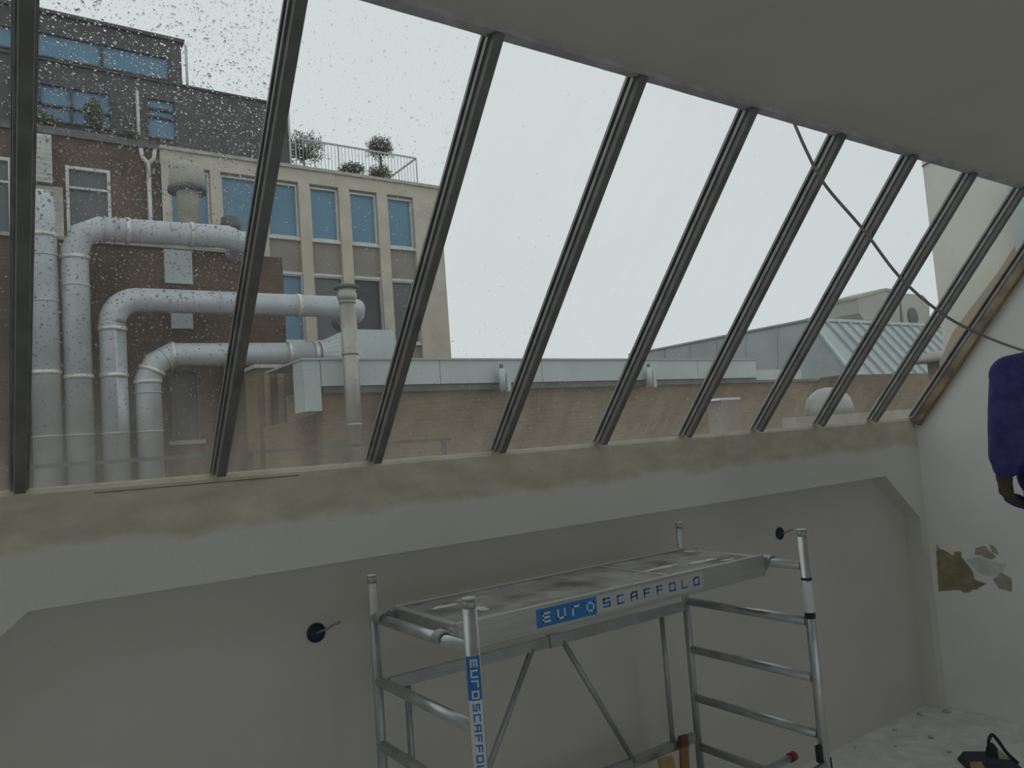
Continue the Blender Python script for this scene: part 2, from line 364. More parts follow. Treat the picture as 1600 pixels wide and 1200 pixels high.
# ================================================================== END WALL DAMAGE, WALL SOCKETS
pp = {'olive': [(-.055, 1.216), (-.075, 1.183), (-.13, 1.163), (-.173, 1.138), (-.186, 1.167), (-.232, 1.17), (-.228, 1.133), (-.259, 1.088), (-.297, 1.031), (-.3, .976), (-.389, .953), (-.329, .919), (-.235, .871), (-.167, .882), (-.033, .853)],
      'b2': [(-.339, 1.206), (-.407, 1.224), (-.437, 1.185), (-.468, 1.151), (-.431, 1.13), (-.377, 1.153), (-.325, 1.159)],
      'b3': [(-.43, 1.24), (-.478, 1.211), (-.487, 1.171), (-.446, 1.186)],
      'b4': [(-.432, .989), (-.493, 1.04), (-.552, 1.01), (-.545, .911), (-.468, .925)],
      'sm': [(-.262, 1.112), (-.354, 1.142), (-.48, 1.107), (-.53, 1.111), (-.493, 1.04), (-.383, 1.007), (-.321, 1.047)]}
for kx, pl in pp.items():
    big = []
    for j in range(len(pl)):
        a, b = Vector(pl[j]), Vector(pl[(j+1) % len(pl)]); nseg = max(1, int((b-a).length/.02))
        for q in range(nseg):
            c = a.lerp(b, q/nseg)
            if q: c += Vector((random.uniform(-.006, .006), random.uniform(-.006, .006)))
            big.append(tuple(c))
    mname = {'olive': 'olive', 'sm': 'filler'}.get(kx, 'brownpl')
    MB().prism(big, 'x', XR-(.003 if kx != 'sm' else .005), XR+.004).build('bare_plaster_patch' if kx != 'sm' else 'filler_smear', mname, wr)
for (x, z), wp, lab in (((1.181, 1.477), [(0, 0, 0), (.03, -.03, .012), (.06, -.05, .03), (.088, -.055, .036)], 'round dark blue wall socket with stub of cable, nearer one, left of scaffold'),
                        ((4.362, 1.492), [(0, 0, 0), (.02, -.03, .006), (.04, -.05, .018), (.055, -.06, .02)], 'round black wall socket with stub of cable behind the scaffold right post')):
    e = empty('wall_socket', (x, .125, z), lab, 'socket', 'round sockets in the recessed wall')
    sm = MB()
    n = 24; vs = []
    for rr, yy in ((.041, 0), (.041, -.006), (.034, -.009), (.030, -.003)):
        for j in range(n): a = 2*PI*j/n; vs.append((x+rr*math.cos(a), .125+yy, z+rr*math.sin(a)))
    sm.add(vs, [(q*n+j, q*n+(j+1) % n, (q+1)*n+(j+1) % n, (q+1)*n+j) for q in range(3) for j in range(n)]+[tuple(3*n+j for j in range(n))])
    sm.build('socket_ring', 'socket', e)
    MB().tube([(x+a, .12+b, z+c) for a, b, c in wp], .0055, 8).build('cable_stub', 'cable', e)

# ================================================================== HANGING CABLE
cp = [(3.085, -1.13, 3.579), (3.137, -1.15, 3.431), (3.235, -1.16, 3.291), (3.498, -1.17, 3.103), (3.751, -1.18, 2.894), (4.069, -1.19, 2.735), (4.4, -1.2, 2.634), (4.942, -1.22, 2.528), (5.5, -1.28, 2.46), (5.985, -1.40, 2.45)]
def catmull(P, n=8):
    P = [Vector(p) for p in P]; out = []
    for i in range(len(P)-1):
        a, b, c, d = P[max(i-1, 0)], P[i], P[i+1], P[min(i+2, len(P)-1)]
        for q in range(n):
            t = q/n; out.append(.5*((2*b)+(c-a)*t+(2*a-5*b+4*c-d)*t*t+(3*b-a-3*c+d)*t**3))
    return out+[P[-1]]
cb = MB().tube(catmull(cp), .0072, 8).build('hanging_cable', 'cable')
tag(cb, 'grey cable hanging in a loop from the ceiling edge to the right', 'cable')

# ================================================================== SCAFFOLD
SX, SY, SL, SW, R1, RG = 1.3017, -.9592, 1.7757, .75, 1.5675, .2488
sc = empty('folding_scaffold', (SX+SL/2, SY+SW/2, 0), 'aluminium folding room scaffold with rungs standing before the recessed wall', 'scaffold')
GLY = {'E': [[(1, 1), (0, 1), (0, 0), (1, 0)], [(0, .5), (.9, .5)]], 'U': [[(0, 1), (0, 0), (1, 0), (1, 1)]], 'r': [[(0, 0), (0, 1), (.9, 1)]],
       'O': [[(0, 0), (0, 1), (1, 1), (1, 0), (0, 0)]], 'S': [[(1, 1), (0, 1), (0, .5), (1, .5), (1, 0), (0, 0)]], 'C': [[(1, 1), (0, 1), (0, 0), (1, 0)]],
       'A': [[(0, 0), (0, .75), (.25, 1), (1, 1), (1, 0)], [(0, .45), (1, .45)]], 'F': [[(0, 0), (0, 1), (1, 1)], [(0, .5), (.85, .5)]],
       'L': [[(0, 1), (0, 0), (1, 0)]], 'D': [[(0, 0), (0, .8), (.45, 1), (1, 1), (1, 0), (0, 0)]]}
def letter(ch, u0, v0, w, h, th, fn):
    mb = MB()
    for pl in GLY[ch]:
        for a, b in zip(pl[:-1], pl[1:]):
            a = Vector((u0+a[0]*w, v0+a[1]*h)); b = Vector((u0+b[0]*w, v0+b[1]*h)); d = (b-a).normalized(); nrm = Vector((-d.y, d.x))*th/2
            a2, b2 = a-d*th/2, b+d*th/2
            kk = 3
            for q in range(kk):
                p, r = a2.lerp(b2, q/kk), a2.lerp(b2, (q+1)/kk)
                mb.add([fn(*(p-nrm)), fn(*(r-nrm)), fn(*(r+nrm)), fn(*(p+nrm))], [(0, 1, 2, 3)])
    return mb
posts = {}
for kx, (px, py) in dict(FL=(SX, SY), FR=(SX+SL, SY), RL=(SX, SY+SW), RR=(SX+SL, SY+SW)).items():
    po = MB().tube([(px, py, .17), (px, py, 1.70)], .0245 if kx == 'FL' else .0225 if kx == 'FR' else .019, 20).build('post', 'alu' if kx[0] == 'F' else 'alu_dull', sc); posts[kx] = po
    MB().tube([(px, py, 1.695), (px, py, 1.728)], .018 if kx[0] == 'R' else .0215, 16).build('spigot', 'alu_dull', po)
    MB().tube([(px, py, 1.728), (px, py, 1.733)], .019 if kx[0] == 'R' else .0235, 16).build('spigot_cap', 'dust', po)
    # castor
    MB().tube([(px, py, .12), (px, py, .18)], .012, 10).bar((px, py, .118), (px, py+.03, .118), .05, .008).build('castor_fork', 'alu_dull', po)
    MB().tube([(px-.018, py+.02, .062), (px+.018, py+.02, .062)], .062, 20).build('castor_wheel', 'black', po)
for s in (0, 1):
    px = SX+SL*s
    for i in range(6):
        z = R1-RG*i
        MB().tube([(px, SY+.02, z), (px, SY+SW-.02, z)], .0205, 16).build('rung', 'alu', sc)
# rear folding brace
yr = SY+SW
MB().bar((SX+.05, yr, 1.295), (2.19, yr, 1.295), .028, .045).build('brace_top_bar', 'alu_dull', sc)
MB().bar((2.19, yr, 1.295), (SX+SL-.03, yr, 1.295), .028, .045).build('brace_top_bar', 'alu_dull', sc)
MB().bar((2.155, yr-.004, 1.297), (2.225, yr-.004, 1.297), .036, .058).build('brace_hinge', 'alu_dull', sc)
MB().bar((SX+.05, yr, .625), (SX+SL-.03, yr, .625), .028, .045).build('brace_bottom_bar', 'alu_dull', sc)
for a, b in (((1.43, 1.28), (1.43, .63)), ((2.892, 1.28), (2.892, .63))):
    MB().tube([(a[0], yr, a[1]), (b[0], yr, b[1])], .0135, 10).build('brace_upright', 'alu_dull', sc)
for a, b in (((2.06, 1.285), (1.655, .63)), ((2.235, 1.285), (2.615, .63))):
    MB().tube([(a[0], yr-.005, a[1]), (b[0], yr-.005, b[1])], .0135, 10).build('brace_diagonal', 'alu_dull', sc)
# front lower brace with black clip
MB().tube([(SX+.03, SY-.012, .61), (SX+SL-.02, SY-.012, .70)], .017, 12).build('front_brace', 'alu', sc)
MB().box(SX+SL-.045, SX+SL-.022, SY-.01, SY+.012, .715, .785).build('brace_clip', 'black', sc)
MB().box(SX+SL+.018, SX+SL+.034, SY-.012, SY+.012, .655, .72).build('brace_clip', 'black', sc)
# printed sleeve on front right post
MB().tube([(SX+SL, SY, 1.345), (SX+SL, SY, 1.50)], .0232, 20, False).build('rating_sticker', 'white', posts['FR'])
MB().tube([(SX+SL, SY, 1.505), (SX+SL, SY, 1.517)], .0236, 20, False).build('sticker_band', 'black', posts['FR'])
MB().tube([(SX+SL, SY, 1.335), (SX+SL, SY, 1.362)], .0236, 20, False).build('sticker_band', 'black', posts['FR'])
# EURO SCAFFOLD sticker on the front left post, reading downwards
px, py = SX, SY
th0 = math.atan2(-3.15-py, 0-px)+.12
def cyl(r):
    def fn(u, v):    # u runs down the post, v across (arc length)
        a = th0 + v/.0245
        return (px+r*math.cos(a), py+r*math.sin(a), 1.553-u)
    return fn
def patch(u0, u1, v0, v1, fn, nu=1, nv=10):
    vs = [fn(u0+(u1-u0)*i/nu, v0+(v1-v0)*j/nv) for i in range(nu+1) for j in range(nv+1)]
    return MB().add(vs, [(i*(nv+1)+j, i*(nv+1)+j+1, (i+1)*(nv+1)+j+1, (i+1)*(nv+1)+j) for i in range(nu) for j in range(nv)], True)
MBp = patch(0, .138, -.030, .022, cyl(.0249)).build('sticker_blue_field', 'blue', posts['FL'])
patch(.138, .47, -.030, .022, cyl(.0248)).build('sticker_white_field', 'white', posts['FL'])
u = .012
for i, ch in enumerate('EUrO'):
    letter(ch, u, -.011, .020, .019, .0052, cyl(.0253)).build('letter', 'white', posts['FL']); u += .0325
u = .150
for i, ch in enumerate('SCAFFOLD'):
    letter(ch, u, -.011, .019, .019, .0052, cyl(.0253)).build('letter', 'blue', posts['FL']); u += .0315

# platform lying on the top rungs
pf = empty('scaffold_platform', (2.18, -.53, 1.5), 'scaffold platform with worn plywood deck and printed aluminium side beam', 'platform')
PX0, PX1, PY0, PY1, PZ1 = 1.355, 3.025, -.78, -.275, 1.612
fb = MB().box(PX0, PX1, PY0, PY0+.03, PZ1-.098, PZ1).build('side_beam', 'beam_alu', pf, .003)
rb = MB().box(PX0, PX1, PY1-.03, PY1, PZ1-.098, PZ1).build('side_beam', 'beam_alu', pf, .003)
MB().box(PX0, PX0+.03, PY0+.03, PY1-.03, PZ1-.09, PZ1-.006).build('end_beam', 'beam_alu', pf, .003)
MB().box(PX1-.03, PX1, PY0+.03, PY1-.03, PZ1-.09, PZ1-.006).build('end_beam', 'beam_alu', pf, .003)
MB().box(PX0+.03, 2.42, PY0+.03, PY1-.03, PZ1-.024, PZ1-.008).build('deck_panel', 'ply', pf)
MB().box(2.428, PX1-.03, PY0+.03, PY1-.03, PZ1-.024, PZ1-.008).build('trapdoor_panel', 'ply', pf)
MB().box(2.412, 2.436, PY0+.03, PY1-.03, PZ1-.012, PZ1-.004).build('deck_joint_strip', 'alu', pf)
for (x, y, rx, ry) in ((2.86, -.70, .05, .018), (2.5, -.735, .045, .02), (2.78, -.62, .10, .03), (2.55, -.58, .16, .02), (1.5, -.45, .06, .03), (1.62, -.40, .05, .012), (2.97, -.36, .02, .04), (1.56, -.60, .03, .05)):
    pl = []
    for j in range(14):
        a = 2*PI*j/14; q = random.uniform(.6, 1.15); pl.append((x+rx*q*math.cos(a), y+ry*q*math.sin(a)))
    MB().prism(pl, 'z', PZ1-.008, PZ1-.0065).build('dust_smear', 'dust', pf)
for px_, sgn in ((SX, 1), (SX+SL, -1)):
    for y in (PY0+.015, PY1-.015):
        hk = MB()
        pts = arc((px_, y, R1), .0265, PI*1.05, -PI*.05, 12, (1, 0, 0), (0, 0, 1))
        vs = []
        for p_ in pts:
            for rr in (0, .008):
                q = p_ + (p_-Vector((px_, y, R1))).normalized()*rr
                for dy in (-.022, .022): vs.append(q+Vector((0, dy, 0)))
        kx = len(pts)
        fs = []
        for i in range(kx-1):
            b0, b1 = i*4, (i+1)*4
            fs += [(b0, b0+1, b1+1, b1), (b0+2, b1+2, b1+3, b0+3), (b0, b1, b1+2, b0+2), (b0+1, b0+3, b1+3, b1+1)]
        fs += [(0, 2, 3, 1), ((kx-1)*4, (kx-1)*4+1, (kx-1)*4+3, (kx-1)*4+2)]
        hk.add(vs, fs)
        xe = PX0 if sgn > 0 else PX1
        hk.box(min(px_+sgn*.03, xe), max(px_+sgn*.03, xe)+.001, y-.015, y+.015, R1-.03, R1+.03)
        hk.build('hook', 'alu_dull', pf)
yb = PY0-.0008
MB().box(1.692, 1.985, yb, PY0+.001, 1.531, 1.598).build('logo_blue_field', 'blue', fb)
MB().box(1.985, 2.60, yb+.0003, PY0+.001, 1.531, 1.598).build('logo_pale_field', 'pale', fb)
fn = lambda u_, v_: (u_, yb-.0006, v_)
x = 1.722
for ch in 'EUrO':
    letter(ch, x, 1.549, .032, .030, .0070, fn).build('letter', 'white', fb); x += .0715
x = 2.022
for ch in 'SCAFFOLD':
    letter(ch, x, 1.550, .031, .030, .0070, fn).build('letter', 'blue', fb); x += .0740

# ------------------------------------------------------------------ clutter by the scaffold
yp = -.74
pz = R1-RG*4+.0205+.017
p1 = empty('aluminium_pole', (2.3, yp, pz), 'loose aluminium pole with red end cap lying across the scaffold rungs', 'pole')
MB().tube([(SX-.10, yp, pz), (3.205, yp+.06, pz)], .017, 14).build('pole_tube', 'alu', p1)
MB().tube([(3.198, yp+.0595, pz), (3.235, yp+.061, pz)], .0225, 14).build('end_cap', 'red', p1)
bt = empty('wooden_batten', (2.93, -.42, 0), 'narrow brown wooden batten with dark tip leaning on the rear brace bar', 'batten')
MB().bar((2.885, -.248, 0), (2.929, -.248, .62), .050, .020, (0, 1, 0)).build('batten_body', 'brownwood', bt)
MB().bar((2.929, -.248, .62), (2.933, -.248, .675), .052, .022, (0, 1, 0)).build('batten_tip', 'darkwood', bt)
pk = empty('pine_plank', (2.75, -.5, 0), 'pale pine plank end leaning beside the brown batten under the scaffold', 'plank')
MB().bar((2.73, -.45, 0), (2.775, -.268, .605), .085, .03, (0, 1, 0)).build('plank_body', 'tanwood', pk, .003)
MB().bar((2.775, -.268, .605), (2.7757, -.265, .615), .083, .028, (0, 1, 0)).build('sawn_end', 'tanwood', pk)

# tool bag and rubble on the floor
bgx, bgy = 5.17, -.63
tb = empty('tool_bag', (bgx, bgy, 0), 'dark slumped tool bag with upright strap and ochre trim on dusty floor', 'bag')
r_ = math.radians(-38); ca, sa = math.cos(r_), math.sin(r_)
def loc(x_, y_, z_): return (bgx+ca*x_-sa*y_, bgy+sa*x_+ca*y_, z_)
def hexa(mb, pts):     # four bottom corners then four top corners, in local bag axes
    return mb.add([loc(*p) for p in pts], [(3, 2, 1, 0), (4, 5, 6, 7), (0, 1, 5, 4), (1, 2, 6, 5), (2, 3, 7, 6), (3, 0, 4, 7)])
hexa(MB(), [(-.16, -.12, 0), (.17, -.12, 0), (.17, .09, 0), (-.14, .09, 0), (-.17, -.09, .055), (.13, -.09, .035), (.13, .06, .045), (-.10, .06, .06)]).build('bag_body', 'bag', tb, .012)
hexa(MB(), [(.0, -.02, .03), (.12, -.03, .02), (.13, .01, .02), (.0, .02, .03), (.025, -.015, .13), (.055, -.015, .125), (.055, .0, .125), (.025, .0, .13)]).build('bag_flap', 'bag', tb, .004)
hexa(MB(), [(-.15, -.128, .0), (-.06, -.128, .0), (-.06, -.118, .0), (-.15, -.118, .0), (-.14, -.098, .052), (-.07, -.098, .05), (-.07, -.088, .05), (-.14, -.088, .052)]).build('side_pocket', 'bagtrim', tb)
MB().tube(catmull([loc(.02, -.02, .10), loc(.03, -.015, .15), loc(.055, -.01, .175), loc(.085, -.01, .14), loc(.12, -.03, .07), loc(.17, -.05, .012)], 6), .011, 8).build('strap', 'black', tb)
hexa(MB(), [(.06, -.05, .03), (.13, -.06, .025), (.13, -.05, .025), (.06, -.04, .03), (.065, -.035, .09), (.085, -.035, .085), (.085, -.025, .085), (.065, -.025, .09)]).build('pale_lining', 'stone', tb)
for i, (x_, y_, q) in enumerate(((5.334, -.209, .026), (5.30, .03, .022), (5.86, -.06, .035), (4.855, .06, .016), (5.185, -.40, .02), (5.7, .05, .03), (5.05, -.12, .018))):
    bm = bmesh.new(); bmesh.ops.create_icosphere(bm, subdivisions=1, radius=q)
    for v in bm.verts: v.co *= random.uniform(.7, 1.15); v.co.z = max(v.co.z*.5, -q*.2)+q*.2
    me = bpy.data.meshes.new('plaster_chunk'); bm.to_mesh(me); bm.free(); me.materials.append(M['rubble'])
    o = bpy.data.objects.new('plaster_chunk', me); COL.objects.link(o); o.location = (x_, y_, 0)
    tag(o, 'small lump of grey plaster rubble on the dusty floor by the corner', 'rubble', 'plaster crumbs on the floor')

# ================================================================== OUTSIDE
ROOF = 1.95
rd = MB().box(-30, 60, .30, 40, ROOF-.3, ROOF).build('roof_deck', 'gravel'); tag(rd, 'gravel covered flat roof outside the tilted glazing', kind='structure')
# added rail standing in for the refracted strip along the pane bottoms
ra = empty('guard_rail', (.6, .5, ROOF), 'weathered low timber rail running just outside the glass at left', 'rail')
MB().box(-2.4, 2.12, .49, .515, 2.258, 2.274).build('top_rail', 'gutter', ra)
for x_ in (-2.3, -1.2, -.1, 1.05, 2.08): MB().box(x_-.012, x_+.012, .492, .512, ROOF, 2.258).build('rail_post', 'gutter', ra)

def window(parent, x0, x1, z0, z1, y, fm, gm, fw_=.06, name='window', mull=(), trans=()):
    w = MB()
    w.box(x0, x0+fw_, y-.05, y+.12, z0, z1).box(x1-fw_, x1, y-.05, y+.12, z0, z1).box(x0+fw_, x1-fw_, y-.05, y+.12, z1-fw_, z1).box(x0+fw_, x1-fw_, y-.07, y+.12, z0, z0+fw_)
    for q in mull: w.box(q-.035, q+.035, y-.04, y+.12, z0+fw_, z1-fw_)
    for q in trans: w.box(x0+fw_, x1-fw_, y-.04, y+.12, q-.03, q+.03)
    o = w.build(name, fm, parent)
    xs = [x0+fw_]+list(mull)+[x1-fw_]
    for a, b in zip(xs[:-1], xs[1:]): MB().box(a, b, y+.06, y+.09, z0+fw_, z1-fw_).build('window_glass', gm, o)
    return o
# --- brick building with roof storeys
bk = empty('brick_building', (0, 20, ROOF), 'dark brick building at left carrying the dark stepped penthouse', 'building')
holes = [(2.13, 3.21, 8.3, 10.52), (-.4, .93, 8.40, 10.53)]
wall_holes(-8, 4.5, ROOF, 11.30, 20, .3, holes).build('brick_wall', 'brick_dark', bk)
MB().box(-8, 4.5, 20.3, 27, ROOF, 11.3).build('building_core', 'brick_dark', bk)
MB().box(-8, 4.5, 19.9, 20.35, 11.30, 11.42).build('parapet_coping', 'gutter', bk)
window(bk, 2.13, 3.21, 8.3, 10.52, 20.02, 'frame', 'greywin', .08, trans=(9.93,))
window(bk, -.4, .93, 8.40, 10.53, 20.02, 'frame', 'greywin', .09, trans=(9.88,), mull=(.3,))
MB().box(-.45, .98, 19.9, 20.02, 8.34, 8.42).build('window_sill', 'stone', bk)
MB().box(1.30, 2.05, 19.85, 20.0, 8.2, 9.85).build('render_patch', 'stone', bk)
lv = MB().box(1.15, 1.81, 19.7, 19.98, 9.9, 11.19).build('louvre_unit', 'zinc', bk)
for i in range(9): MB().bar((1.17, 19.69, 9.98+i*.135), (1.79, 19.69, 9.98+i*.135), .03, .09, (0, -.5, 1)).build('louvre_slat', 'frame', lv)
dp = MB().tube([(4.18, 19.9, 8.0), (4.18, 19.9, 10.55)], .06, 10).build('drain_pipe', 'frame', bk)
MB().tube([(4.0, 19.9, 11.25), (4.03, 19.9, 11.0), (4.18, 19.9, 10.85), (4.18, 19.9, 10.5)], .06, 10).tube([(4.36, 19.9, 11.25), (4.33, 19.9, 11.0), (4.18, 19.9, 10.85)], .06, 10).build('drain_fork', 'frame', dp)
ph = empty('roof_penthouse', (0, 22, 11.45), 'stepped dark clad penthouse with blue windows on top of the brick building', 'penthouse')
# lower roof storey
holes = [(1.0, 3.53, 12.28, 13.42), (4.47, 5.33, 12.25, 13.55)]
wall_holes(-8, 8.86, 11.42, 14.06, 21.5, .2, holes).build('cladding_wall', 'clad', ph)
MB().box(-8, 8.86, 21.8, 27, 11.42, 14.06).build('storey_core', 'clad', ph)
MB().box(8.86, 8.92, 21.45, 27, 11.42, 14.06).build('corner_trim', 'zinc', ph)
window(ph, 1.0, 3.53, 12.28, 13.42, 21.52, 'clad', 'bluewin', .05, mull=(1.7, 2.48), trans=(12.78,))
window(ph, 4.47, 5.33, 12.25, 13.55, 21.52, 'clad', 'bluewin', .05, trans=(12.95, 13.2))
MB().tube([(4.22, 21.4, 11.5), (4.22, 21.4, 13.62)], .05, 8).build('vent_pipe', 'frame', ph)
MB().box(-8, 8.95, 21.42, 27, 14.06, 14.12).build('storey_coping', 'clad', ph)
MB().box(-8, 4.25, 20.5, 20.9, 11.3, 11.75).build('planter_trough', 'gutter', bk)
# upper roof storey
holes = [(-1.2, 1.28, 14.45, 15.15), (1.5, 5.30, 14.40, 15.2)]
wall_holes(-8, 5.66, 14.12, 15.75, 22, .2, holes).build('cladding_wall', 'clad', ph)
MB().box(-8, 5.66, 22.3, 27, 14.12, 15.75).build('storey_core', 'clad', ph)
MB().box(-8, 5.76, 21.9, 27, 15.75, 15.86).build('storey_coping', 'clad', ph)
window(ph, -1.2, 1.28, 14.45, 15.15, 22.02, 'clad', 'bluewin', .05, mull=(.1,))
window(ph, 1.5, 5.30, 14.40, 15.2, 22.02, 'clad', 'bluewin', .05, mull=(3.38,))
MB().tube([(5.80, 21.95, 14.1), (5.80, 21.95, 15.7)], .04, 8).build('corner_pipe', 'zinc', ph)

# --- cream building
cm = empty('cream_building', (9, 20, ROOF), 'cream rendered building with blue windows between slim pilasters', 'building')
wx = [(4.75, 5.85), (6.18, 7.32), (7.55, 8.52), (8.92, 9.86), (10.27, 11.22), (11.63, 12.58)]
hu = [(a, b, 9.13, 10.85) for a, b in wx]; hl = [(a-.03, b+.03, 5.85, 7.95) for a, b in wx]
wall_holes(4.5, 13.72, ROOF, 10.92, 20.1, .2, hu+hl).build('facade_wall', 'spandrel', cm)
MB().box(4.5, 13.72, 20.4, 28, ROOF, 11.35).build('building_core', 'cream', cm)
MB().box(4.5, 13.72, 19.98, 20.4, 10.92, 11.35).build('top_fascia', 'cream', cm)
MB().box(4.505, 13.78, 19.9, 28, 11.35, 11.45).build('roof_coping', 'stone', cm)
edges = [4.5]+[v for ab in wx for v in ab]+[13.72]
for a, b in zip(edges[::2], edges[1::2]): MB().box(a+.02, b-.02, 19.96, 20.1, ROOF, 10.92).build('pilaster', 'cream', cm)
for j, (a, b, c, d) in enumerate(hu):
    window(cm, a, b, c, d, 20.12, 'frame', 'bluewin', .05)
    MB().box(a-.02, b+.02, 20.0, 20.12, c-.09, c).build('window_sill', 'frame', cm)
    MB().box(a-.02, b+.02, 20.03, 20.12, 7.95, 8.03).build('lintel', 'frame', cm)
for j, (a, b, c, d) in enumerate(hl):
    window(cm, a, b, c, d, 20.12, 'frame', 'bluewin' if j == 2 else 'greywin' if j % 2 else 'darkwin', .04)
    MB().box(a-.02, b+.02, 20.0, 20.12, c-.09, c).build('window_sill', 'frame', cm)
# terrace railing
rl = empty('terrace_railing', (11, 21, 11.45), 'thin blue grey railing along the roof terrace', 'railing')
MB().bar((8.9, 21, 12.80), (13.4, 21, 12.80), .05, .05).build('top_rail', 'zincroof', rl)
MB().bar((13.4, 21, 12.80), (13.4, 23.2, 12.80), .05, .05).build('top_rail', 'zincroof', rl)
MB().bar((8.9, 21, 11.62), (13.4, 21, 11.62), .03, .03).build('bottom_rail', 'zincroof', rl)
bal = MB().box(-.008, .008, -.008, .008, 0, 1.33).mesh('baluster'); bal.materials.append(M['zincroof'])
for i in range(37):
    o = bpy.data.objects.new('baluster', bal); COL.objects.link(o); o.parent = rl; o.location = Vector((8.9+i*.125, 21, 11.46))-rl.location
    if i % 12 == 0: o.scale = (2.2, 2.2, 1)
for i in range(1, 4):
    o = bpy.data.objects.new('baluster', bal); COL.objects.link(o); o.parent = rl; o.location = Vector((13.4, 21+i*.7, 11.46))-rl.location
def shrub(name, c, rx, rz, n, lab, trunk, cat='shrub', leaf=.09, group=None):
    e = empty(name, c, lab, cat, group)
    tw = MB(); cx, cy, cz = c; top = Vector((cx, cy, cz+trunk))
    tw.tube([(cx, cy, cz), top], [.05, .035], 7)
    lf = MB()
    for i in range(n):
        th, ph = random.uniform(0, 2*PI), math.acos(random.uniform(-.7, 1)); q = random.uniform(.3, 1)**.6*random.uniform(.8, 1.12)
        d = Vector((math.sin(ph)*math.cos(th)*rx, math.sin(ph)*math.sin(th)*rx, math.cos(ph)*rz))*q
        p = top+Vector((0, 0, rz*.55))+d
        if i % 9 == 0: tw.tube([top, top.lerp(p, .5)+Vector((0, 0, .05)), p], [.022, .015, .006], 5)
        for kx in range(3):
            a = p+Vector([random.uniform(-.06, .06) for _ in range(3)]); dd = Vector([random.gauss(0, 1) for _ in range(3)]).normalized()*leaf; s2 = dd.orthogonal().normalized()*leaf*.35
            lf.add([a, a+dd*.5+s2, a+dd, a+dd*.5-s2], [(0, 1, 2, 3)])
    tw.build('stem', 'twig', e); f_ = lf.build('foliage', 'leaf', e); tag(f_, kind='stuff')
    return e
shrub('terrace_shrub', (9.52, 21.95, 11.45), .78, .62, 620, 'wide twiggy shrub beside the dark roof storey on the terrace', 1.05)
shrub('terrace_tree', (12.42, 21.9, 11.45), .50, .46, 560, 'round topped small tree with bare stem on the terrace', 1.62, 'tree')
shrub('terrace_shrub', (10.60, 20.42, 11.45), .45, .22, 260, 'low clump of plants left of the round terrace tree', .2)
shrub('terrace_shrub', (11.62, 20.42, 11.45), .45, .26, 260, 'low clump of plants at the foot of the round terrace tree', .2)
shrub('roof_shrub', (2.95, 20.7, 11.75), .28, .62, 260, 'slim green shrub before the lower penthouse window', .2)
shrub('roof_shrub', (1.85, 20.7, 11.75), .35, .22, 120, 'small round green plant in the trough at far left', .08)
shrub('roof_shrub', (3.85, 20.7, 11.75), .45, .12, 140, 'flat trailing plant at right end of the roof trough', .05)

# --- lower brick block with ducts
lb = empty('brick_annex', (1, 14, ROOF), 'low brick annex behind the big ventilation ducts', 'building')
MB().box(-8, 5.52, 13, 17, ROOF, 6.56).build('annex_wall', 'brick_dark', lb)
MB().box(-8, 4.72, 12.93, 17, 6.56, 6.63).build('annex_coping', 'stone', lb)
MB().box(3.14, 3.66, 12.94, 13, 5.86, 6.54).build('vent_panel', 'zinc', lb)
MB().box(3.22, 3.62, 12.9, 13, 4.95, 5.35).build('vent_panel', 'zinc', lb)
aw = MB().box(3.15, 3.22, 12.93, 13.0, 2.75, 4.18).box(3.64, 3.71, 12.93, 13.0, 2.75, 4.18).box(3.22, 3.64, 12.93, 13, 4.1, 4.18).build('annex_window', 'clad', lb)
MB().box(3.22, 3.64, 12.97, 13.0, 2.75, 4.1).build('window_glass', 'darkwin', aw)
MB().box(3.08, 3.76, 12.88, 13, 2.66, 2.74).build('window_sill', 'stone', lb)

def duct(label, path, r=.222, bands=(), mit=(), extra=None):
    e = empty('ventilation_duct', path[0], label, 'duct', 'galvanised ducts on the annex')
    MB().tube(path, r, 24).build('duct_pipe', 'duct', e)
    for a, d in bands:
        a = Vector(a); d = Vector(d).normalized()
        MB().tube([a-d*.035, a+d*.035], r+.018, 24).build('duct_band', 'duct_hi', e)
    for a, d in mit:
        a = Vector(a); d = Vector(d).normalized()
        MB().tube([a-d*.012, a+d*.012], r+.014, 24).build('duct_seam', 'duct', e)
    return e
Z = (0, 0, 1); Xv = (1, 0, 0)
duct('leftmost tall grey duct rising beside the first rafter', [(1.02, 12, ROOF), (1.02, 12, 6.55)]+arc((1.02, 12.55, 6.55), .55, PI, PI/2, 4, (0, 1, 0), (0, 0, 1))+[(1.02, 13.0, 7.1), (1.02, 19.95, 7.1)],
     bands=[((1.02, 12, 6.35), Z), ((1.02, 12, 3.98), Z)], mit=[((1.02, 12, z), Z) for z in (2.9, 5.2, 6.0)])
duct('tall grey duct, second from left, bending right above the annex coping', [(1.50, 12, ROOF), (1.50, 12, 6.12), (1.62, 12, 6.42), (1.92, 12, 6.56), (4.1, 12, 6.62), (4.33, 12.12, 6.58), (4.43, 12.30, 6.55), (4.45, 12.50, 6.52), (4.45, 12.68, 6.50)],
     bands=[((1.50, 12, 6.0), Z), ((2.35, 12, 6.57), Xv), ((3.45, 12, 6.6), Xv), ((1.5, 12, 3.9), Z)], mit=[((1.5, 12, 5.5), Z), ((1.98, 12, 6.56), Xv), ((2.15, 12, 6.565), Xv), ((4.2, 12.06, 6.6), (1, .5, 0)), ((1.5, 12, 2.9), Z)])
